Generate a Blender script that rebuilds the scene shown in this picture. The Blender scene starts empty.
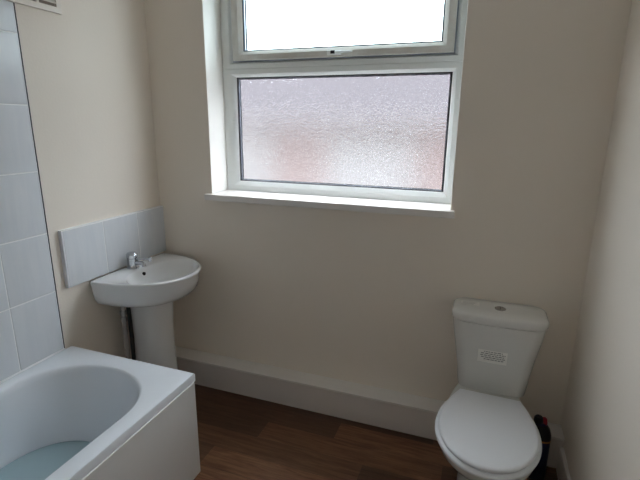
import bpy, bmesh, math, random
from mathutils import Vector, Matrix
random.seed(7)
sc = bpy.context.scene
C = sc.collection
PI = math.pi

# ------------------------------------------------------------------ camera, world, exposure
cam_d = bpy.data.cameras.new('camera'); cam = bpy.data.objects.new('camera', cam_d); C.objects.link(cam)
yaw, pitch, roll = 0.345, -0.2538, -0.0096
Rz = Matrix.Rotation(yaw, 3, 'Z'); Rx = Matrix.Rotation(pitch, 3, 'X'); Ry = Matrix.Rotation(roll, 3, 'Y')
Rcam = Rz @ Rx @ Ry @ Matrix.Rotation(PI/2, 3, 'X')
cam.matrix_world = Matrix.Translation((1.7842, -2.1562, 1.5609)) @ Rcam.to_4x4()
cam_d.sensor_width = 36; cam_d.lens = 449.9*36/640; cam_d.clip_start = 0.02
sc.camera = cam

world = bpy.data.worlds.new('overcast'); sc.world = world; world.use_nodes = True
wn = world.node_tree.nodes; wl = world.node_tree.links
bg = wn['Background']
tc = wn.new('ShaderNodeTexCoord'); sep = wn.new('ShaderNodeSeparateXYZ'); wr = wn.new('ShaderNodeValToRGB')
wl.new(tc.outputs['Generated'], sep.inputs[0]); wl.new(sep.outputs['Z'], wr.inputs[0])
wr.color_ramp.elements[0].position = 0.0; wr.color_ramp.elements[0].color = (.56,.62,.69,1)
wr.color_ramp.elements[1].position = 1.0; wr.color_ramp.elements[1].color = (1.08,1.18,1.32,1)
wl.new(wr.outputs[0], bg.inputs[0]); bg.inputs[1].default_value = 12.5
sc.view_settings.view_transform = 'Standard'
try: sc.view_settings.look = 'None'
except Exception: pass
sc.view_settings.gamma = 1; sc.view_settings.use_curve_mapping = False
sc.view_settings.exposure = 0.08
cy = sc.cycles
cy.max_bounces = 14; cy.diffuse_bounces = 8; cy.glossy_bounces = 6; cy.transmission_bounces = 8; cy.transparent_max_bounces = 12
cy.sample_clamp_indirect = 12.0; cy.use_denoising = True
# portal in the window opening: tells the renderer where the sky light comes in, gives off nothing itself
pl = bpy.data.lights.new('window_portal', 'AREA'); pl.shape = 'RECTANGLE'; pl.size = 1.30; pl.size_y = 1.20
pl.cycles.is_portal = True
po = bpy.data.objects.new('window_portal', pl); C.objects.link(po); po.location = (1.009, .285, 1.77)
po.rotation_euler = (-PI/2, 0, 0)

# ------------------------------------------------------------------ materials
def mat(name, col, rough=.5, metal=0, bump=0, bscale=40, vary=0, vscale=4, spec=.5, coat=0, trans=0, ior=1.5, col2=None):
    m = bpy.data.materials.new(name); m.use_nodes = True
    n = m.node_tree.nodes; l = m.node_tree.links; b = n['Principled BSDF']
    b.inputs['Roughness'].default_value = rough; b.inputs['Metallic'].default_value = metal
    b.inputs['Specular IOR Level'].default_value = spec; b.inputs['Coat Weight'].default_value = coat
    b.inputs['Transmission Weight'].default_value = trans; b.inputs['IOR'].default_value = ior
    t = n.new('ShaderNodeTexCoord')
    nz = n.new('ShaderNodeTexNoise'); nz.inputs['Scale'].default_value = vscale; nz.inputs['Detail'].default_value = 5
    l.new(t.outputs['Object'], nz.inputs['Vector'])
    mx = n.new('ShaderNodeMix'); mx.data_type = 'RGBA'
    c2 = col2 or tuple(c*(1-vary) for c in col)
    mx.inputs[6].default_value = (*col, 1); mx.inputs[7].default_value = (*c2, 1)
    l.new(nz.outputs['Fac'], mx.inputs[0]); l.new(mx.outputs[2], b.inputs['Base Color'])
    if bump:
        n2 = n.new('ShaderNodeTexNoise'); n2.inputs['Scale'].default_value = bscale; n2.inputs['Detail'].default_value = 4
        l.new(t.outputs['Object'], n2.inputs['Vector'])
        bp = n.new('ShaderNodeBump'); bp.inputs['Strength'].default_value = bump; bp.inputs['Distance'].default_value = .002
        l.new(n2.outputs['Fac'], bp.inputs['Height']); l.new(bp.outputs[0], b.inputs['Normal'])
    return m
M = {}
M['paint'] = mat('cream_paint', (.87,.80,.715), .75, bump=.25, bscale=90, vary=.04, vscale=2, spec=.3)
M['reveal'] = mat('white_reveal_paint', (.84,.83,.79), .6, bump=.1, bscale=80, vary=.03)
M['ceiling'] = mat('ceiling_paint', (.88,.87,.84), .8)
M['gloss'] = mat('white_gloss_paint', (.82,.79,.76), .35, bump=.08, bscale=20, vary=.04)
M['boxing'] = mat('boxing_paint', (.74,.69,.66), .5, bump=.08, bscale=30, vary=.05)
M['upvc'] = mat('white_upvc', (.84,.87,.86), .3, vary=.05, vscale=9)
M['grime'] = mat('weathered_upvc', (.70,.72,.69), .4, col2=(.58,.53,.47), vscale=22)
M['gasket'] = mat('black_gasket', (.012,.014,.022), .5)
M['spacer'] = mat('aluminium_spacer', (.30,.34,.40), .35, metal=.6)
M['ventp'] = mat('cream_vent_plastic', (.78,.72,.65), .45)
M['ventb'] = mat('brown_grey_backing', (.30,.24,.20), .9)  # even brownish grey for the sheet behind the vent slots
M['china'] = mat('white_china', (.80,.81,.82), .12, vary=.02, coat=.3)
M['chinag'] = mat('white_toilet_china', (.76,.76,.74), .14, vary=.02, coat=.3)
M['seat'] = mat('white_seat_plastic', (.82,.84,.88), .28, vary=.02)
M['acrylic'] = mat('white_acrylic', (.86,.90,.96), .18, vary=.02)
M['panel'] = mat('bath_panel_white', (.80,.80,.80), .3, vary=.02)
M['chrome'] = mat('chrome', (.62,.64,.68), .10, metal=1)
M['dchrome'] = mat('dull_chrome', (.45,.45,.45), .3, metal=1)
M['pipe'] = mat('white_waste_pipe', (.42,.41,.40), .45)
M['dark'] = mat('dark_rubber', (.02,.02,.02), .5)
M['hole'] = mat('dark_hole', (.01,.01,.01), .9)
M['grout'] = mat('white_grout', (.92,.93,.94), .7, bump=.1, bscale=200)
M['trimgrey'] = mat('grey_tile_trim', (.10,.10,.13), .5)
M['edgegrey'] = mat('tile_edge_grey', (.78,.79,.84), .6)
M['navy'] = mat('navy_plastic', (.010,.014,.06), .3)
M['black'] = mat('black_plastic', (.012,.012,.018), .35)
M['red'] = mat('red_plastic', (.28,.015,.03), .35)
M['orange'] = mat('orange_band', (.50,.22,.06), .5)
M['sticker'] = mat('paper_sticker', (.92,.91,.88), .6)
M['ink'] = mat('grey_print', (.30,.30,.30), .6)
M['stickerw'] = mat('clear_sticker', (.66,.65,.62), .5)
M['inkl'] = mat('pale_print', (.45,.45,.45), .6)
M['steel'] = mat('brushed_steel', (.42,.43,.44), .25, metal=1)
M['brick'] = mat('pale_brick', (.150,.110,.104), .9, col2=(.165,.130,.124), vscale=1.5)
M['render'] = mat('pale_render', (.185,.175,.172), .9)
M['roof'] = mat('grey_roof_tiles', (.058,.050,.055), .9, vary=.15)
M['tarmac'] = mat('ground_tarmac', (.30,.29,.28), .95, vary=.2)

# glazed tile: near white with faint grey streaks
def tile_mat():
    m = mat('pale_grey_glazed_tile', (.66,.70,.76), .28, spec=.35)
    n = m.node_tree.nodes; l = m.node_tree.links; b = n['Principled BSDF']
    t = n.new('ShaderNodeTexCoord'); mp = n.new('ShaderNodeMapping'); mp.inputs['Scale'].default_value = (1, 16, 2.2)
    mp.inputs['Rotation'].default_value = (.35, 0, 0)
    nz = n.new('ShaderNodeTexNoise'); nz.inputs['Scale'].default_value = 1.6; nz.inputs['Detail'].default_value = 6; nz.inputs['Distortion'].default_value = .8
    l.new(t.outputs['Object'], mp.inputs[0]); l.new(mp.outputs[0], nz.inputs['Vector'])
    r = n.new('ShaderNodeValToRGB'); r.color_ramp.elements[0].position = .38; r.color_ramp.elements[0].color = (.69,.72,.765,1)
    r.color_ramp.elements[1].position = .62; r.color_ramp.elements[1].color = (.72,.745,.785,1)
    l.new(nz.outputs['Fac'], r.inputs[0]); l.new(r.outputs[0], b.inputs['Base Color'])
    n2 = n.new('ShaderNodeTexNoise'); n2.inputs['Scale'].default_value = 9
    l.new(t.outputs['Object'], n2.inputs['Vector'])
    bp = n.new('ShaderNodeBump'); bp.inputs['Strength'].default_value = .25; bp.inputs['Distance'].default_value = .004
    l.new(n2.outputs['Fac'], bp.inputs['Height']); l.new(bp.outputs[0], b.inputs['Normal'])
    return m
M['tile'] = tile_mat()

def floor_mat():
    m = bpy.data.materials.new('wood_effect_vinyl'); m.use_nodes = True
    n = m.node_tree.nodes; l = m.node_tree.links; b = n['Principled BSDF']; b.inputs['Roughness'].default_value = .42
    t = n.new('ShaderNodeTexCoord'); mp = n.new('ShaderNodeMapping'); mp.inputs['Scale'].default_value = (3.0, 34, 1)
    at = n.new('ShaderNodeAttribute'); at.attribute_name = 'tone'
    ad = n.new('ShaderNodeVectorMath'); ad.operation = 'MULTIPLY_ADD'; ad.inputs[1].default_value = (7, 7, 7)
    l.new(at.outputs['Color'], ad.inputs[0]); l.new(t.outputs['Object'], ad.inputs[2])
    l.new(ad.outputs[0], mp.inputs[0])
    nz = n.new('ShaderNodeTexNoise'); nz.inputs['Scale'].default_value = 1.5; nz.inputs['Detail'].default_value = 8; nz.inputs['Roughness'].default_value = .7; nz.inputs['Distortion'].default_value = .6
    l.new(mp.outputs[0], nz.inputs['Vector'])
    r = n.new('ShaderNodeValToRGB'); e = r.color_ramp.elements
    e[0].position = .30; e[0].color = (.20,.066,.027,1); e[1].position = .72; e[1].color = (.58,.29,.145,1)
    l.new(nz.outputs['Fac'], r.inputs[0])
    mx = n.new('ShaderNodeMix'); mx.data_type = 'RGBA'; mx.blend_type = 'MULTIPLY'; mx.inputs[0].default_value = 1
    gr = n.new('ShaderNodeSeparateColor'); l.new(at.outputs['Color'], gr.inputs[0])
    cr = n.new('ShaderNodeCombineColor')
    for i in range(3): l.new(gr.outputs[0], cr.inputs[i])
    l.new(r.outputs[0], mx.inputs[6]); l.new(cr.outputs[0], mx.inputs[7]); l.new(mx.outputs[2], b.inputs['Base Color'])
    return m
M['floor'] = floor_mat()

def clear_glass():
    m = bpy.data.materials.new('clear_pane'); m.use_nodes = True
    n = m.node_tree.nodes; l = m.node_tree.links; n.remove(n['Principled BSDF'])
    a = n.new('ShaderNodeBsdfTransparent'); a.inputs[0].default_value = (.95,.97,.96,1)
    g = n.new('ShaderNodeBsdfGlossy'); g.inputs['Roughness'].default_value = .03
    mx = n.new('ShaderNodeMixShader'); lw = n.new('ShaderNodeLayerWeight'); lw.inputs[0].default_value = .2; fr = n.new('ShaderNodeMath'); fr.operation = 'POWER'; fr.inputs[1].default_value = 3
    fa = n.new('ShaderNodeMath'); fa.operation = 'MULTIPLY_ADD'; fa.inputs[1].default_value = .4; fa.inputs[2].default_value = .03
    l.new(lw.outputs['Facing'], fr.inputs[0]); l.new(fr.outputs[0], fa.inputs[0]); l.new(fa.outputs[0], mx.inputs[0]); l.new(a.outputs[0], mx.inputs[1]); l.new(g.outputs[0], mx.inputs[2])
    l.new(mx.outputs[0], n['Material Output'].inputs[0]); return m
def frosted_glass():
    m = bpy.data.materials.new('stippled_obscure_pane'); m.use_nodes = True
    n = m.node_tree.nodes; l = m.node_tree.links; n.remove(n['Principled BSDF'])
    t = n.new('ShaderNodeTexCoord'); v = n.new('ShaderNodeTexVoronoi'); v.inputs['Scale'].default_value = 130
    v.feature = 'SMOOTH_F1'; l.new(t.outputs['Object'], v.inputs['Vector'])
    nz = n.new('ShaderNodeTexNoise'); nz.inputs['Scale'].default_value = 55; l.new(t.outputs['Object'], nz.inputs['Vector'])
    ad = n.new('ShaderNodeMath'); ad.operation = 'ADD'; l.new(v.outputs['Distance'], ad.inputs[0]); l.new(nz.outputs['Fac'], ad.inputs[1])
    bp = n.new('ShaderNodeBump'); bp.inputs['Strength'].default_value = 1.0; bp.inputs['Distance'].default_value = .0040
    l.new(v.outputs['Distance'], bp.inputs['Height'])
    rf = n.new('ShaderNodeBsdfRefraction'); rf.inputs['IOR'].default_value = 1.2; rf.inputs['Roughness'].default_value = .17
    cr = n.new('ShaderNodeValToRGB'); cr.color_ramp.elements[0].position = .12; cr.color_ramp.elements[0].color = (.93,.865,.865,1); cr.color_ramp.elements[1].position = .5; cr.color_ramp.elements[1].color = (.72,.66,.66,1)  # stipple highlights put into the tint: paler at grain centres, darker between
    l.new(v.outputs['Distance'], cr.inputs[0]); l.new(cr.outputs[0], rf.inputs[0])
    l.new(bp.outputs[0], rf.inputs['Normal'])
    gl = n.new('ShaderNodeBsdfGlossy'); gl.inputs['Roughness'].default_value = .25; l.new(bp.outputs[0], gl.inputs['Normal'])
    mx = n.new('ShaderNodeMixShader'); mx.inputs[0].default_value = .05
    l.new(rf.outputs[0], mx.inputs[1]); l.new(gl.outputs[0], mx.inputs[2])
    l.new(mx.outputs[0], n['Material Output'].inputs[0]); return m
M['clear'] = clear_glass(); M['frost'] = frosted_glass()
def water_mat():
    m = mat('pale_blue_water', (.56,.72,.78), .08, trans=.3, ior=1.2, bump=.15, bscale=8)
    return m
M['water'] = water_mat()

# ------------------------------------------------------------------ helpers
def bx(bm, x0, x1, y0, y1, z0, z1, bev=0, mi=0):
    t = bmesh.new()
    bmesh.ops.create_cube(t, size=1, matrix=Matrix.Translation(((x0+x1)/2,(y0+y1)/2,(z0+z1)/2)) @ Matrix.Diagonal((abs(x1-x0),abs(y1-y0),abs(z1-z0),1)))
    if bev: bmesh.ops.bevel(t, geom=list(t.edges), offset=bev, segments=3, profile=.6, affect='EDGES')
    for f in t.faces: f.material_index = mi
    merge(bm, t)
def merge(bm, t):
    me = bpy.data.meshes.new('tmp'); t.to_mesh(me); t.free(); bm.from_mesh(me); bpy.data.meshes.remove(me)
def loft(bm, rings, cap0=True, cap1=True, mi=0):
    vs = [[bm.verts.new(p) for p in r] for r in rings]; n = len(rings[0])
    for a, b in zip(vs, vs[1:]):
        for i in range(n):
            f = bm.faces.new((a[i], a[(i+1)%n], b[(i+1)%n], b[i])); f.material_index = mi
    if cap0: bm.faces.new(list(reversed(vs[0]))).material_index = mi
    if cap1: bm.faces.new(vs[-1]).material_index = mi
    return vs
def tube(bm, pts, r, n=16, cap=True, mi=0):
    pts = [Vector(p) for p in pts]; rr = r if isinstance(r, (list, tuple)) else [r]*len(pts)
    rings = []; up = None
    for i, p in enumerate(pts):
        d = (pts[min(i+1,len(pts)-1)]-pts[max(i-1,0)])
        if d.length < 1e-9: d = Vector((0,0,1))
        d.normalize()
        if up is None: up = Vector((0,0,1)) if abs(d.z) < .9 else Vector((1,0,0))
        a = d.cross(up).normalized(); b = d.cross(a).normalized(); up = -b if (-b).dot(up) > 0 else b
        a = d.cross(up).normalized(); b = d.cross(a)
        rings.append([p + rr[i]*(math.cos(2*PI*k/n)*a+math.sin(2*PI*k/n)*b) for k in range(n)])
    loft(bm, rings, cap, cap, mi)
def lathe(bm, c, prof, n=32, axis='Z', mi=0):
    rings = []
    for r, h in prof:
        r = max(r, 1e-4)
        ring = []
        for k in range(n):
            a = 2*PI*k/n
            v = (r*math.cos(a), r*math.sin(a), h)
            if axis == 'X': v = (h, r*math.cos(a), r*math.sin(a))
            if axis == 'Y': v = (r*math.cos(a), h, r*math.sin(a))
            ring.append(Vector(c)+Vector(v))
        rings.append(ring)
    loft(bm, rings, mi=mi)
def obj(name, bm, mats, parent=None, smooth=True, bev=0, seg=3, ang=35, sub=0):
    bmesh.ops.recalc_face_normals(bm, faces=bm.faces)
    me = bpy.data.meshes.new(name); bm.to_mesh(me); bm.free()
    for m in (mats if isinstance(mats, (list, tuple)) else [mats]): me.materials.append(m)
    o = bpy.data.objects.new(name, me); C.objects.link(o)
    if parent:
        o.parent = parent; o.matrix_parent_inverse = Matrix.Translation(parent.location).inverted()
    if smooth:
        for p in me.polygons: p.use_smooth = True
        me.set_sharp_from_angle(angle=math.radians(ang))
    if bev:
        b = o.modifiers.new('bevel', 'BEVEL'); b.width = bev; b.segments = seg; b.limit_method = 'ANGLE'; b.angle_limit = math.radians(40)
        b.harden_normals = True
    if sub:
        s = o.modifiers.new('sub', 'SUBSURF'); s.levels = sub; s.render_levels = sub
    return o
def tag(o, label, cat, group=None, kind=None):
    o['label'] = label; o['category'] = cat
    if group: o['group'] = group
    if kind: o['kind'] = kind
    return o
def thing(name, label, cat, loc, kind=None):
    o = bpy.data.objects.new(name, None); C.objects.link(o); o.location = loc; o.empty_display_size = .1
    return tag(o, label, cat, kind=kind)
def struct(o, label=None):
    o['kind'] = 'structure'
    if label: o['label'] = label
    return o

# ------------------------------------------------------------------ room shell
W = 2.25; YF = -2.47; H = 2.50
WX0, WX1, SILL, HEAD = .3632, 1.6553, 1.174, 2.37
YD = .167                                    # room face of the window frame
bm = bmesh.new()                             # back wall with the window opening, one closed mesh
xs = [-.1, WX0, WX1, W+.1]; zs = [-.05, SILL-.035, HEAD, H+.05]
def q(pts, mi=0):
    f = bm.faces.new([bm.verts.new(p) for p in pts]); f.material_index = mi
for yy in (0, .28):
    for i in range(3):
        for j in range(3):
            if i == 1 and j == 1: continue
            q([(xs[i],yy,zs[j]), (xs[i+1],yy,zs[j]), (xs[i+1],yy,zs[j+1]), (xs[i],yy,zs[j+1])])
for xx in (xs[1], xs[2]): q([(xx,0,zs[1]), (xx,.28,zs[1]), (xx,.28,zs[2]), (xx,0,zs[2])], 1)
for zz in (zs[1], zs[2]): q([(xs[1],0,zz), (xs[2],0,zz), (xs[2],.28,zz), (xs[1],.28,zz)], 1)
for xx in (xs[0], xs[3]): q([(xx,0,zs[0]), (xx,.28,zs[0]), (xx,.28,zs[3]), (xx,0,zs[3])])
for zz in (zs[0], zs[3]): q([(xs[0],0,zz), (xs[3],0,zz), (xs[3],.28,zz), (xs[0],.28,zz)])
bmesh.ops.remove_doubles(bm, verts=bm.verts, dist=1e-5)
wb = obj('wall_back', bm, [M['paint'], M['reveal']], smooth=False, bev=.004, seg=3); struct(wb, 'cream painted wall holding the window')
for nm, a, lb in (('wall_left', (-.1,0,YF,0,-.05,H), 'cream painted wall with tiles above the bath'), ('wall_right', (W,W+.1,YF,0,-.05,H), 'cream painted wall beside the toilet'), ('wall_front', (-.1,W+.1,YF-.1,YF,-.05,H), None)):
    bm = bmesh.new(); bx(bm, *a); struct(obj(nm, bm, M['paint'], smooth=False), lb)
bm = bmesh.new(); bx(bm, -.1, W+.1, YF-.1, 0, H, H+.1); struct(obj('ceiling', bm, M['ceiling'], smooth=False))

# floor: wood effect vinyl in rows 0.13 m deep
bm = bmesh.new(); bx(bm, -.05, W+.05, YF-.05, .02, -.05, -.0012, mi=1)
cl = bm.loops.layers.color.new('tone')
ends = {0:1.19, 1:.82, 2:1.378, 3:.65}
tones = {(0,0):.68,(0,1):.98,(1,0):.66,(1,1):.92,(2,0):.88,(2,1):.66,(3,0):.82,(3,1):1.05}
nrow = int((0-YF)/.13)+2
for r in range(-2, nrow):
    y1 = -.14 - r*.13; y0 = y1-.13
    if y1 > .02: y1 = .0
    if y0 > 0: continue
    e = ends.get(r, random.uniform(.3, 1.2)); L = .915
    ed = sorted(set([e+k*L for k in range(-3, 4)]))
    k = 0
    for a, b in zip(ed, ed[1:]):
        if b < 0 or a > W: continue
        a, b = max(a, 0), min(b, W)
        t = random.uniform(.6, 1.1)
        if r in ends: t = tones.get((r, 0 if b <= ends[r]+1e-6 else 1), t) if (abs(a-ends[r]) < 1e-6 or abs(b-ends[r]) < 1e-6) else t
        f = bm.faces.new([bm.verts.new(p) for p in ((a+.0006,max(y0,YF)+.0006,0),(b-.0006,max(y0,YF)+.0006,0),(b-.0006,y1-.0006,0),(a+.0006,y1-.0006,0))])
        rnd = random.random()
        for lo in f.loops: lo[cl] = (min(t,1.3)/1.3, rnd, random.random() if 0 else rnd*.5, 1)
struct(obj('floor', bm, [M['floor'], M['dark']], smooth=False), 'brown wood effect plank floor')

# boxed-in pipe along the back wall with a bright top ledge
bm = bmesh.new(); bx(bm, 0, W, -.102, 0, 0, .158, .002); struct(obj('trim_1', bm, M['boxing'], smooth=True), 'deep white painted boxing along the foot of the window wall')
bm = bmesh.new(); bx(bm, 0, W, -.110, 0, .158, .170, .003); struct(obj('trim_2', bm, M['gloss'], smooth=True), 'thin pale board on top of the boxing')
bm = bmesh.new(); bx(bm, W-.016, W, YF, -.111, 0, .13, .004); struct(obj('baseboard_right', bm, M['gloss'], smooth=True), 'white skirting board along the right wall')

# ------------------------------------------------------------------ window
win = bpy.data.objects.new('window_1', None); C.objects.link(win); win.location = (1.009, YD, SILL); win['kind'] = 'structure'
win['label'] = 'white plastic window with a clear top light above a stippled pane'
def ringframe(bm, x0, x1, z0, z1, wl_, wr_, wb_, wt_, y0, y1, mi=0, bev=.003):
    # mitred four-sided frame lofted around the opening
    sect = []
    for (x, z, ax, az) in ((x0,z0,1,1),(x1,z0,-1,1),(x1,z1,-1,-1),(x0,z1,1,-1)):
        w = wl_ if ax > 0 else wr_; h = wb_ if az > 0 else wt_
        X = lambda t: x+ax*t*w
        Z = lambda t: z+az*t*h
        sect.append([Vector((X(0),y1,Z(0))), Vector((X(0),y0+bev,Z(0))), Vector((X(.04),y0,Z(.04))), Vector((X(.62),y0,Z(.62))), Vector((X(.95),y0+.012,Z(.95))), Vector((X(1),y0+.016,Z(1))), Vector((X(1),y1,Z(1)))])
    vs = [[bm.verts.new(p) for p in s] for s in sect]; n = 7
    for a in range(4):
        A, B = vs[a], vs[(a+1)%4]
        for i in range(n):
            bm.faces.new((A[i], A[(i+1)%n], B[(i+1)%n], B[i])).material_index = mi
GX0, GX1, GZ0, GZ1 = .443, 1.601, 1.230, 1.803        # stippled pane
TZ0, TZ1 = 1.846, HEAD                                 # top light
bm = bmesh.new()
ringframe(bm, WX0-.002, WX1+.002, SILL-.01, TZ0, GX0-WX0, WX1-GX1, GZ0-SILL+.01, TZ0-GZ1, YD, YD+.07)
fr_ = obj('window_frame', bm, M['upvc'], win, ang=25)
bm = bmesh.new(); ringframe(bm, WX0-.002, WX1+.002, TZ0, HEAD+.01, .075, .055, .040, .07, YD, YD+.07); obj('top_light_frame', bm, M['upvc'], win, ang=25)
# opening sash of the top light, standing slightly proud
SX0, SX1, SZ0, SZ1 = .437, 1.603, 1.886, HEAD-.03
bm = bmesh.new(); ringframe(bm, SX0, SX1, SZ0, SZ1, .060, .054, .048, .05, YD-.016, YD+.05); sash = obj('opening_sash', bm, M['grime'], win, ang=25)
# seal line around sash
bm = bmesh.new(); ringframe(bm, SX0-.005, SX1+.005, SZ0-.005, SZ1+.004, .008, .008, .008, .008, YD-.002, YD+.02); obj('sash_seal', bm, M['spacer'], win)
def pane(x0, x1, z0, z1, yg, m, frost):
    def rg(name, y0, y1, w, m_, o_=0):
        b = bmesh.new()
        for a in ((x0-o_,x0+w,z0-o_,z1+o_),(x1-w,x1+o_,z0-o_,z1+o_),(x0+w,x1-w,z0-o_,z0+w),(x0+w,x1-w,z1-w,z1+o_)):
            bx(b, a[0], a[1], y0, y1, a[2], a[3])
        return obj(name, b, m_, win, smooth=False)
    rg('gasket', yg-.003, yg, .003, M['gasket'], .004)
    rg('spacer_bar', yg+.004, yg+.016, .007, M['spacer'], .004)
    rg('outer_gasket', yg+.020, yg+.024, .010, M['gasket'], .004)
    b = bmesh.new()
    bx(b, x0-.003, x1+.003, yg, yg+.004, z0-.003, z1+.003)
    b.faces.ensure_lookup_table()
    for f in b.faces: f.material_index = 1 if (frost and f.calc_center_median().y < yg+.001) else 0
    obj('glass_pane', b, [M['clear'], m], win, smooth=False)
    b = bmesh.new(); bx(b, x0-.003, x1+.003, yg+.016, yg+.020, z0-.003, z1+.003); obj('outer_glass_pane', b, M['clear'], win, smooth=False)
pane(GX0, GX1, GZ0, GZ1, YD+.020, M['frost'], True)
pane(SX0+.060, SX1-.054, SZ0+.048, SZ1-.05, YD+.004, M['clear'], False)
# handle of the top light: low white base with a dark catch
bm = bmesh.new(); bx(bm, .985, 1.06, YD-.026, YD-.016, 1.894, 1.916, .004); hb = obj('window_handle', bm, M['upvc'], win)
bm = bmesh.new(); tube(bm, [(1.03,YD-.03,1.906),(1.06,YD-.034,1.905),(1.12,YD-.034,1.907)], [.006,.006,.0045], 12); obj('handle_lever', bm, M['upvc'], hb)
bm = bmesh.new(); bx(bm, 1.005, 1.028, YD-.031, YD-.024, 1.900, 1.915, .003); obj('handle_catch', bm, M['black'], hb)
# trickle of screws at the sash corner
# sill board
bm = bmesh.new(); bx(bm, WX0-.030, WX1+.022, -.036, 0, SILL-.034, SILL, 0); bx(bm, WX0, WX1, 0, YD+.01, SILL-.034, SILL, 0)
bmesh.ops.remove_doubles(bm, verts=bm.verts, dist=1e-5)
so = obj('sill_board', bm, M['gloss'], win, bev=.004)

# ------------------------------------------------------------------ outside
hs = thing('neighbour_house', 'pink brick house blurred behind the stippled lower pane', 'house', (1, 7, -3))
bm = bmesh.new(); bx(bm, -9, 10, 7, 12, -3, 1.62); obj('house_wall', bm, M['brick'], hs, smooth=False)
bm = bmesh.new()
f0 = [(-9.5,6.7,1.60),(10.5,6.7,1.60),(10.5,9.5,3.32),(-9.5,9.5,3.32)]; f1 = [(-9.5,12.3,1.60),(10.5,12.3,1.60)]
v = [bm.verts.new(p) for p in f0+f1]
for ix in ((0,1,2,3),(3,2,5,4),(0,3,4),(1,5,2),(0,4,5,1)): bm.faces.new([v[i] for i in ix])
obj('house_roof', bm, M['roof'], hs, smooth=False)
bm = bmesh.new(); bx(bm, -9.5, 10.5, 6.62, 6.72, 1.5, 1.63); obj('gutter', bm, M['render'], hs)
for (a, b_) in ((-4.3,-2.0),(-.97,.665)):
    bm = bmesh.new(); bx(bm, a, b_, 6.94, 7.02, -.6, 1.30, .02); f = obj('house_window', bm, M['render'], hs)
bm = bmesh.new(); bx(bm, -25, 25, .3, 40, -3.1, -3); struct(obj('ground', bm, M['tarmac'], smooth=False))

# ------------------------------------------------------------------ tiles
TW, TH, G = .2165, .27, .005
def tiles(name, y_right, ncol, z0, nrow, label, thick, first_w=None, side=None):
    bm = bmesh.new()
    yl = y_right - ncol*TW
    if nrow > 1:
        bx(bm, .0004, thick-.0015, yl, y_right, z0-.016, 2.003, mi=1); bx(bm, .0004, thick-.0015, yl, -.842, 2.0034, z0+nrow*TH, mi=1)
    else: bx(bm, 0, thick-.0015, yl, y_right, z0, z0+nrow*TH, mi=1)
    for c in range(ncol):
        for r in range(nrow):
            a = y_right-(c+1)*TW+G/2; b = y_right-c*TW-G/2
            c0, c1 = z0+r*TH+G/2, z0+(r+1)*TH-G/2
            if r == 0 and nrow > 1: c0 -= .016
            if c == 0 and nrow > 1 and c1 > 2.003:      # these are cut around the air vent
                if c0 < 2.0: bx(bm, .0005, thick, a, b, c0, 2.003, .0012, 0)
                bx(bm, .0005, thick, a, -.842, max(c0, 2.0038), c1, .0012, 0)
                continue
            bx(bm, .0005, thick, a, b, c0, c1, .0012, 0)
    return tag(obj(name, bm, [M['tile'], M['grout']], ang=50), label, 'tiles')
YE = -.757; ZB = .812
t1 = tiles('tile_panel', YE, 8, ZB-TH, 7, 'tall panel of pale grey glazed wall tiles above the bath', .009)
# top row would reach the ceiling: keep inside the room
bm = bmesh.new(); bx(bm, .0004, .0105, YE, YE+.003, ZB-TH-.016, 2.003, .0008); o = obj('edge_trim', bm, M['trimgrey'], t1); o['label'] = 'thin dark strip down the tile edge'
# splashback: three tiles whose last one is narrower at the corner
bm = bmesh.new(); SY = -.693; sz = .8065; th = .021
bx(bm, 0, th-.0015, SY, -.001, sz, sz+TH, mi=1)
ys = [SY, -.458, -.219, -.001]
for a, b in zip(ys, ys[1:]): bx(bm, .0005, th, a+.0024, b-.0024, sz+.001, sz+TH-.001, .0012, 0)
bx(bm, 0, th-.0005, SY-.006, SY, sz, sz+TH, .0005, 2)
bx(bm, 0, th-.0002, SY-.006, -.001, sz+TH-.0005, sz+TH+.004, .0005, 1)
tag(obj('splashback', bm, [M['tile'], M['grout'], M['edgegrey']], ang=50), 'low row of three pale glazed tiles on wall behind the basin', 'tiles')

# ------------------------------------------------------------------ wall vent, top left
vt = thing('air_vent', 'white slotted plastic air vent high on wall, top left corner', 'vent', (0, -.69, 2.10))
y0, y1, z0, z1 = -.84, -.540, 2.005, 2.26
bm = bmesh.new()
bx(bm, 0, .012, y0, y1, z0, z0+.024, .002); bx(bm, 0, .012, y0, y1, z1-.024, z1, .002)
bx(bm, 0, .012, y0, y0+.024, z0+.02, z1-.02, .002); bx(bm, 0, .012, y1-.024, y1, z0+.02, z1-.02, .002)
bx(bm, 0, .0115, -.657, -.645, z0+.02, z1-.02, .001); bx(bm, 0, .0115, -.745, -.733, z0+.02, z1-.02, .001)
obj('vent_frame', bm, M['ventp'], vt)
bm = bmesh.new()
for k in range(9):
    zc = z0+.048+k*.024
    r = [[Vector((.002,yy,zc+.004)), Vector((.011,yy,zc-.012)), Vector((.011,yy,zc-.009)), Vector((.002,yy,zc+.007))] for yy in (y0+.02, y1-.02)]
    loft(bm, r)
obj('louvres', bm, M['ventp'], vt, smooth=False)
bm = bmesh.new(); bx(bm, .0002, .002, y0+.02, y1-.02, z0+.02, z1-.02); obj('vent_backing', bm, M['ventb'], vt, smooth=False)

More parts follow.
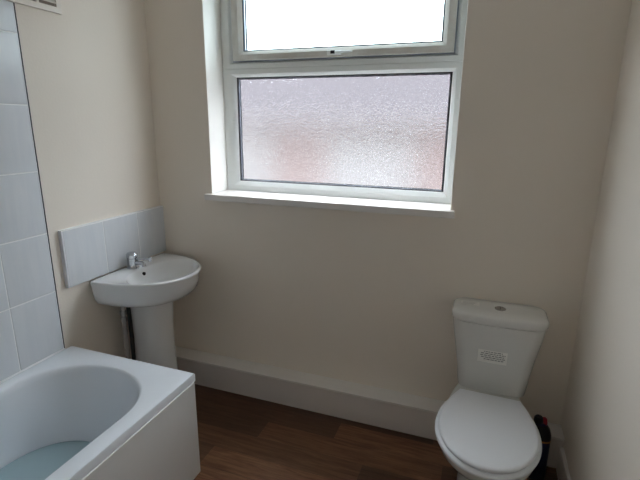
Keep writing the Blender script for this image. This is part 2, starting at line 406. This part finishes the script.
# ------------------------------------------------------------------ bath
BZ = .524; BX1 = .706; BY0 = -.720; BY1 = -2.46
NB = 96
def stad(x0, x1, yf, yn, la, n, z, lb=None):
    # stadium ring: elliptical ends of depth la (far) / lb (near), exponent n
    lb = lb or la; pts = []; xc = (x0+x1)/2; hw = (x1-x0)/2
    for k in range(NB):
        a = 2*PI*(k+.5)/NB; ca, sa = math.cos(a), math.sin(a)
        x = xc + hw*math.copysign(abs(ca)**(2/n), ca)
        y = (yf-la)+la*abs(sa)**(2/n) if sa > 0 else (yn+lb)-lb*abs(sa)**(2/n)
        pts.append(Vector((x, y, z)))
    return pts
def rrect(x0, x1, y0, y1, r, z):
    pts = []
    for k in range(NB):
        a = 2*PI*(k+.5)/NB; ca, sa = math.cos(a), math.sin(a)
        n = 30
        # ray from centre mapped to a rounded rectangle matched to the stadium ordering
        cx, cyy = (x1-r if ca > 0 else x0+r), (y0-r if sa > 0 else y1+r)
        x = cx + math.copysign(r, ca)*min(1, abs(ca)) ; y = cyy + math.copysign(r, sa)*min(1, abs(sa))
        pts.append((x, y, z))
    return pts
def outer(inset, z, drop=0):
    # outer rim ring whose points line up with the opening ring
    x0, x1, y0, y1 = 0.0125+inset, BX1-inset, BY0-inset, BY1+inset
    ref = stad(.066, .640, -.806, -2.33, .27, 2.25, z)
    cx, cyf, cyn = .345, -1.08, -2.06
    pts = []
    for p in ref:
        # radial projection from the end centres onto the rectangle
        c = Vector((cx, cyf if p.y > cyf else (cyn if p.y < cyn else p.y), z)); d = p-c
        ts = []
        if d.x > 1e-6: ts.append((x1-c.x)/d.x)
        if d.x < -1e-6: ts.append((x0-c.x)/d.x)
        if d.y > 1e-6: ts.append((y0-c.y)/d.y)
        if d.y < -1e-6: ts.append((y1-c.y)/d.y)
        t = min(ts); pts.append(c+d*t)
    # snap the ring points nearest to each corner so corners stay square
    for X in (x0, x1):
        for Y in (y0, y1):
            i = min(range(NB), key=lambda k: (pts[k]-Vector((X,Y,z))).length); pts[i] = Vector((X, Y, z))
    return pts
bath = thing('bathtub', 'white acrylic bathtub with oval well along the tiled wall', 'bathtub', (.35, -1.6, 0))
bm = bmesh.new()
R_ = [outer(.006, BZ-.040), outer(0, BZ-.038), outer(0, BZ-.007), outer(.0025, BZ-.0015), outer(.008, BZ)]
wl_ = [(0,0), (.004,.0025), (.010,.010), (.014,.03)]
for ins, dz in wl_:
    R_.append(stad(.066+ins, .640-ins, -.806-ins, -2.33+ins, .27, 2.25, BZ-dz))
for t in (.2, .4, .6, .75, .86, .93, .97, 1.0):
    e = max(0, (t-.7)/.3)**2.2
    R_.append(stad(.080+.03*t+.06*e, .626-.06*t-.06*e, -.82-.19*t-.10*e, -2.316+.12*t+.06*e, .27, 2.25, BZ-.03-(.40)*(1-(1-t)**1.15 if t < 1 else 1)))
loft(bm, R_, cap0=False, cap1=True)
obj('tub', bm, M['acrylic'], bath, ang=50)
bm = bmesh.new()
bx(bm, BX1-.012, BX1+.005, BY1+.01, BY0-.012, .035, BZ-.036, .003)
pn = obj('side_panel', bm, M['panel'], bath)
bm = bmesh.new(); bx(bm, .02, BX1-.012, BY0-.018, BY0-.006, .03, BZ-.036, .004); obj('end_panel', bm, M['panel'], bath)
bm = bmesh.new(); bx(bm, BX1-.04, BX1-.02, BY1+.02, BY0-.03, 0, .05); bx(bm, .03, BX1-.02, BY0-.05, BY0-.03, 0, .05); obj('plinth', bm, M['panel'], bath, smooth=False)
bm = bmesh.new(); tube(bm, [(.0135,BY0-.04,BZ+.001),(.0135,BY1+.01,BZ+.001)], .0045, 10); obj('silicone_bead', bm, M['grout'], bath)
# water
bm = bmesh.new()
wz = .232; t = (BZ-.03-wz)/.40; t = 1-(1-t)**(1/1.15)
ring = stad(.080+.03*t+.003, .626-.06*t-.003, -.82-.19*t-.003, -2.316+.12*t+.003, .27, 2.25, wz)
ring = [Vector((p.x+(.35-p.x)*.02*e_, p.y, p.z)) for p in ring for e_ in (1,)]
low = [Vector((p.x, p.y, wz-.004)) for p in ring]
loft(bm, [low, ring]); tag(obj('bath_water', bm, M['water']), 'pale blue water lying in the bottom of the bathtub', 'water', kind='stuff')

# ------------------------------------------------------------------ basin
BC = -.312; RZ = .803; BD = .425; HWB = .268; N = 72
def dring(x0, xf, hw, z, yc=BC, nb=5.5, nf=2.15, xw=.45):
    # D-shaped ring: squarish at the wall end (x0), elliptical at the front (xf)
    pts = []; xc = x0+(xf-x0)*xw
    for k in range(N):
        a = 2*PI*k/N; ca, sa = math.cos(a), math.sin(a)
        if ca >= 0: x = xc+(xf-xc)*abs(ca)**(2/nf); y = hw*math.copysign(abs(sa)**(2/nf), sa)
        else: x = xc-(xc-x0)*abs(ca)**(2/nb); y = hw*math.copysign(abs(sa)**(2/nb), sa)
        pts.append(Vector((x, yc+y, z)))
    return pts
def ering(xc, hx, hy, z, n=2.1, yc=BC):
    return [Vector((xc+hx*math.copysign(abs(math.cos(a))**(2/n), math.cos(a)), yc+hy*math.copysign(abs(math.sin(a))**(2/n), math.sin(a)), z)) for a in [2*PI*k/N for k in range(N)]]
basin = thing('pedestal_basin', 'white china pedestal basin in the corner against the left wall', 'basin', (.2, BC, 0))
bm = bmesh.new()
X0 = .018
DW = dict(nb=14, xw=.16)
R_ = [ering(.165,.10,.10,.650), ering(.178,.13,.15,.653), dring(X0,.340,.212,.660,nf=2.2,**DW), dring(X0,.376,.243,.676,nf=2.2,**DW), dring(X0,.398,.258,.702,nf=2.2,**DW), dring(X0,.409,.266,.740,nf=2.15,**DW), dring(X0,.417,.270,.778,nf=2.1,**DW), dring(X0,.425,.274,.790,nf=2.1,**DW), dring(X0+.001,.426,.274,.797,nf=2.1,**DW), dring(X0+.004,.422,.271,RZ-.001,nf=2.1,**DW), dring(X0+.014,.412,.262,RZ,nf=2.1,**DW)]
R_ += [ering(.252,.150,.226,RZ-.003,2.1), ering(.252,.143,.219,RZ-.010,2.1), ering(.250,.132,.204,RZ-.035,2.1), ering(.25,.112,.185,RZ-.062,2.1), ering(.245,.088,.14,RZ-.086,2.05), ering(.24,.052,.08,RZ-.101,2), ering(.24,.022,.022,RZ-.106,2)]
loft(bm, R_)
obj('bowl', bm, M['china'], basin, ang=60)
bm = bmesh.new()
def pring(z, x0, x1, hw, nf=2.3): return dring(x0, x1, hw, z, nb=6, nf=nf, xw=.5)
loft(bm, [pring(0,.05,.285,.112), pring(.03,.052,.28,.109), pring(.10,.06,.262,.098), pring(.30,.062,.252,.090), pring(.50,.060,.254,.092), pring(.62,.055,.262,.098), pring(.657,.05,.268,.102)])
obj('pedestal', bm, M['china'], basin, ang=60)
bm = bmesh.new(); lathe(bm, (.24,BC,RZ-.1055), [(.021,0),(.021,.002),(.017,.0035),(.001,.003)], 24); wst = obj('waste_outlet', bm, M['chrome'], basin)
bm = bmesh.new(); lathe(bm, (.119,BC-.005,RZ-.034), [(.0095,-.004),(.0095,.0045),(.001,.0046)], 16, 'X'); obj('overflow_hole', bm, M['hole'], basin)
# waste trap and supply beside the pedestal
bm = bmesh.new(); px, py = .075, -.445
lathe(bm, (px,py,.40), [(.011,.245),(.011,.20),(.017,.198),(.017,.178),(.011,.176),(.011,.165),(.015,.163),(.015,.14),(.010,.138),(.010,.09),(.013,.088),(.013,.07),(.008,.068)], 16)
wp = obj('isolating_valve', bm, M['dchrome'], basin)
bm = bmesh.new(); tube(bm, [(px,py,.47),(px,py,.001)], .0125, 12); obj('supply_pipe', bm, M['pipe'], basin)
bm = bmesh.new(); tube(bm, [(px+.02,py+.018,.66),(px+.022,py+.02,.45),(px+.02,py+.018,.2),(px+.02,py+.018,.0)], .011, 12); obj('hose', bm, M['dark'], basin)
# tap
tap = thing('basin_tap', 'small chrome lever tap standing on the back of the basin', 'tap', (.075, -.338, RZ))
tx, ty = .070, -.338
bm = bmesh.new(); lathe(bm, (tx,ty,RZ), [(.032,0),(.033,.004),(.028,.010),(.027,.022),(.027,.052),(.0285,.056)], 28)
obj('tap_body', bm, M['chrome'], tap)
bm = bmesh.new(); tube(bm, [(tx+.012,ty,RZ+.030),(tx+.035,ty+.003,RZ+.033),(tx+.060,ty+.005,RZ+.031),(tx+.068,ty+.006,RZ+.024),(tx+.070,ty+.006,RZ+.014)], [.013,.0115,.0105,.0105,.0105], 16)
obj('spout', bm, M['chrome'], tap)
bm = bmesh.new(); lathe(bm, (tx,ty,RZ+.057), [(.0285,0),(.030,.004),(.030,.019),(.023,.028),(.001,.030)], 24)
tube(bm, [(tx+.015,ty,RZ+.058),(tx+.055,ty+.008,RZ+.053),(tx+.095,ty+.014,RZ+.055)], [.007,.005,.005], 12)
lathe(bm, (tx+.102,ty+.015,RZ+.042), [(.006,0),(.0095,.003),(.0095,.021),(.006,.025)], 14)
obj('lever', bm, M['chrome'], tap)

# ------------------------------------------------------------------ toilet
TX = 1.909
toilet = thing('toilet', 'white close coupled toilet with closed lid, under the window wall', 'toilet', (TX, -.45, 0))
def crect(hw, yb, yf, z, r=.05, bow=.015, n=10, cx=TX):
    # rounded rectangle with a slightly bowed front
    pts = []
    cor = [(hw-r, yb-.03, .03, 0), (-(hw-r), yb-.03, .03, 1), (-(hw-r), yf+r, r, 2), (hw-r, yf+r, r, 3)]
    def arc(cx_, cy_, rr, a0, rx):
        return [(cx_+rx*math.cos(a0+PI/2*k/n), cy_+rr*math.sin(a0+PI/2*k/n)) for k in range(n+1)]
    P_ = arc(hw-r, yb-.045, .045, 0, r) + arc(-(hw-r), yb-.045, .045, PI/2, r) + arc(-(hw-r), yf+r, r, PI, r)
    for k in range(1, 12): P_.append((-(hw-r)+2*(hw-r)*k/12, yf))
    P_ += arc(hw-r, yf+r, r, 1.5*PI, r)
    for x, y in P_:
        f = max(0, (yb-y)/(yb-yf)); y2 = y-bow*(1-(x/hw)**2)*f
        pts.append(Vector((cx+x, y2, z)))
    return pts
YB = -.012
bm = bmesh.new()
loft(bm, [crect(.137,YB-.01,-.164,.372,.03,.012), crect(.145,YB-.004,-.172,.377,.035,.014), crect(.148,YB-.002,-.174,.390,.04), crect(.156,YB,-.178,.455,.045), crect(.172,YB,-.186,.565,.05), crect(.187,YB,-.194,.655,.05), crect(.1945,YB,-.199,.715,.053)])
cist = obj('cistern', bm, M['chinag'], toilet, ang=50)
bm = bmesh.new()
loft(bm, [crect(.180,YB,-.185,.7155,.05), crect(.181,YB,-.186,.7195,.05), crect(.198,YB+.004,-.204,.7195,.055), crect(.200,YB+.006,-.207,.724,.055), crect(.200,YB+.006,-.206,.748,.055), crect(.193,YB+.003,-.202,.756,.055), crect(.183,YB-.006,-.193,.761,.05), crect(.12,YB-.05,-.14,.763,.03)])
lid = obj('cistern_lid', bm, M['chinag'], toilet, ang=50)
bm = bmesh.new(); lathe(bm, (TX+.004,-.116,.7625), [(.024,0),(.024,.003),(.021,.0045),(.001,.0045)], 32); fb = obj('flush_button', bm, M['steel'], lid); fb['label'] = 'round metal flush button'
bm = bmesh.new(); bx(bm, TX+.003, TX+.005, -.135, -.097, .7668, .7675); obj('button_split', bm, M['dark'], lid, smooth=False)
# paper notice on the cistern front, lying on its curved face
def front_y(x, z):
    zz = [(.390,.148,-.174),(.455,.156,-.178),(.565,.172,-.186),(.655,.187,-.194)]
    for (a, b) in zip(zz, zz[1:]):
        if a[0] <= z <= b[0]:
            t = (z-a[0])/(b[0]-a[0]); hw = a[1]+t*(b[1]-a[1]); yf = a[2]+t*(b[2]-a[2]); break
    return yf-.015*(1-(x/hw)**2)
def patch(bm, x0, x1, z0, z1, off, mi=0, nx=8, tilt=0):
    g = []
    for i in range(nx+1):
        x = x0+(x1-x0)*i/nx
        g.append([bm.verts.new((TX+x, front_y(x, z+tilt*x)-off, z+tilt*x)) for z in (z0, z1)])
    for i in range(nx): bm.faces.new((g[i][0], g[i+1][0], g[i+1][1], g[i][1])).material_index = mi
bm = bmesh.new(); patch(bm, -.072, .050, .534, .596, .0012)
for r, (a, b) in enumerate(((-.048,.030),(-.060,.042),(-.062,.038),(-.058,.042),(-.046,.036))):
    x = a
    while x < b:
        w = random.uniform(.006, .015); patch(bm, x, min(x+w, b), .587-r*.0095, .5915-r*.0095, .0026, 1, 1); x += w+.003
nt = obj('paper_notice', bm, [M['sticker'], M['ink']], cist, smooth=False); nt['label'] = 'small white printed notice stuck on the cistern front'
bm = bmesh.new(); bx(bm, TX-.165, TX-.085, -.115, -.072, .7615, .7632)
for r in range(3): bx(bm, TX-.158, TX-.094-.008*r, -.083-.012*r, -.079-.012*r, .7630, .7637, 0, 1)
nt = obj('lid_sticker', bm, [M['stickerw'], M['inkl']], lid, smooth=False)
# pan
NP = 64
def egg(hw, yb, yf, z, yw=None, nb=2.6, nf=2.1, hwb=None, cx=TX):
    yw = yw if yw is not None else yb+(yf-yb)*.55
    pts = []
    for k in range(NP):
        a = 2*PI*k/NP; ca, sa = math.cos(a), math.sin(a)
        if sa >= 0: x = hw*math.copysign(abs(ca)**(2/nb), ca); y = yw+(yb-yw)*abs(sa)**(2/nb)
        else: x = hw*math.copysign(abs(ca)**(2/nf), ca); y = yw+(yf-yw)*abs(sa)**(2/nf)
        if hwb is not None and y > yw:
            s = (y-yw)/(yb-yw); x *= 1-(1-hwb/hw)*s**1.6
        pts.append(Vector((cx+x, y, z)))
    return pts
bm = bmesh.new()
loft(bm, [egg(.108,-.125,-.56,0,-.36), egg(.106,-.125,-.555,.012,-.36), egg(.098,-.125,-.54,.05,-.36), egg(.092,-.122,-.53,.12,-.36), egg(.098,-.115,-.55,.19,-.38,3),
  egg(.130,-.075,-.62,.25,-.42,3,hwb=.11,cx=TX-.006), egg(.160,-.05,-.685,.30,-.47,3.2,2.1,hwb=.118,cx=TX-.012), egg(.177,-.04,-.722,.342,-.50,3.4,2.1,hwb=.122,cx=TX-.016), egg(.180,-.035,-.733,.368,-.51,3.6,2.1,hwb=.124,cx=TX-.015), egg(.179,-.035,-.732,.376,-.51,3.6,2.1,hwb=.123,cx=TX-.015), egg(.172,-.04,-.725,.3785,-.51,3.6,2.1,hwb=.118,cx=TX-.015)])
obj('pan', bm, M['chinag'], toilet, ang=60)
SP = [(0,.127),(.035,.142),(.07,.155),(.14,.1775),(.20,.187),(.25,.1885),(.30,.183),(.345,.170),(.385,.152),(.425,.125),(.455,.092),(.474,.057),(.483,.028),(.485,.0)]
SA = math.radians(-2.3)
def seatring(g, z, grow=0):
    # teardrop outline, straight across the hinges; g insets it
    half = []
    for i in range(len(SP)-1):
        for k in range(3):
            t = k/3; p = [SP[max(i-1,0)], SP[i], SP[i+1], SP[min(i+2,len(SP)-1)]]
            h = lambda c: .5*((2*p[1][c])+(-p[0][c]+p[2][c])*t+(2*p[0][c]-5*p[1][c]+4*p[2][c]-p[3][c])*t*t+(-p[0][c]+3*p[1][c]-3*p[2][c]+p[3][c])*t**3)
            half.append((h(0), h(1)))
    out = []
    cs = .25; f = 1-g/.19
    q_ = [(s_, w) for s_, w in half]+[(.485, 0)]+[(s_, -w) for s_, w in reversed(half)]
    for s_, w in q_:
        yy = cs+(s_-cs)*f; xx = w*f
        y = -yy; x = xx
        out.append(Vector((TX-.007+x*math.cos(SA)-y*math.sin(SA)*-1*-1, -.256+x*math.sin(SA)+y*math.cos(SA), z)))
    return out
bm = bmesh.new()
loft(bm, [seatring(.008,.3795), seatring(-.004,.382), seatring(-.008,.387), seatring(-.008,.394), seatring(-.004,.3985)])
obj('seat', bm, M['seat'], toilet, ang=60)
bm = bmesh.new()
loft(bm, [seatring(.010,.3995), seatring(.005,.4015), seatring(.003,.406), seatring(.003,.412), seatring(.007,.4165), seatring(.014,.418), seatring(.05,.4195), seatring(.10,.4205)])
sl = obj('seat_lid', bm, M['seat'], toilet, ang=60)
for s in (-1, 1):
    bm = bmesh.new(); tube(bm, [(TX+s*.078-.016,-.243,.390),(TX+s*.078+.016,-.243,.390)], .009, 14); bx(bm, TX+s*.078-.011, TX+s*.078+.011, -.246, -.226, .377, .39, .002); obj('hinge', bm, M['seat'], toilet)

# ------------------------------------------------------------------ cleaner bottle
bt_ = thing('cleaner_bottle', 'dark blue cleaner bottle with red cap on floor behind toilet', 'bottle', (2.136, -.185, 0))
def br(hx, hy, z, dx=0, n=2.6): return [Vector((2.136+dx+hx*math.copysign(abs(math.cos(a))**(2/n), math.cos(a)), -.185+hy*math.copysign(abs(math.sin(a))**(2/n), math.sin(a)), z)) for a in [2*PI*k/40 for k in range(40)]]
bm = bmesh.new(); loft(bm, [br(.038,.028,0), br(.042,.032,.004), br(.042,.032,.205), br(.040,.030,.23), br(.032,.025,.255), br(.022,.02,.275,-.004), br(.017,.017,.285,-.008)])
obj('bottle_body', bm, M['navy'], bt_, ang=60)
bm = bmesh.new(); loft(bm, [br(.0425,.0325,.211), br(.0428,.0328,.215), br(.0412,.0312,.232), br(.0332,.0262,.2565), br(.0232,.0212,.276,-.004)], False, False); obj('shoulder_sleeve', bm, M['black'], bt_, ang=60)
bm = bmesh.new(); loft(bm, [br(.0424,.0324,.199), br(.0428,.0328,.201), br(.0428,.0328,.206), br(.0424,.0324,.208)], False, False); obj('label_band', bm, M['orange'], bt_)
bm = bmesh.new(); loft(bm, [br(.020,.020,.282,-.016,2), br(.021,.021,.286,-.016,2), br(.019,.019,.302,-.017,2), br(.015,.015,.308,-.017,2)]); obj('neck_cap', bm, M['black'], bt_)
bm = bmesh.new(); loft(bm, [br(.012,.012,.278,.008,2), br(.0125,.0125,.281,.008,2), br(.011,.011,.302,.006,2), br(.008,.008,.306,.006,2)]); obj('cap', bm, M['red'], bt_)
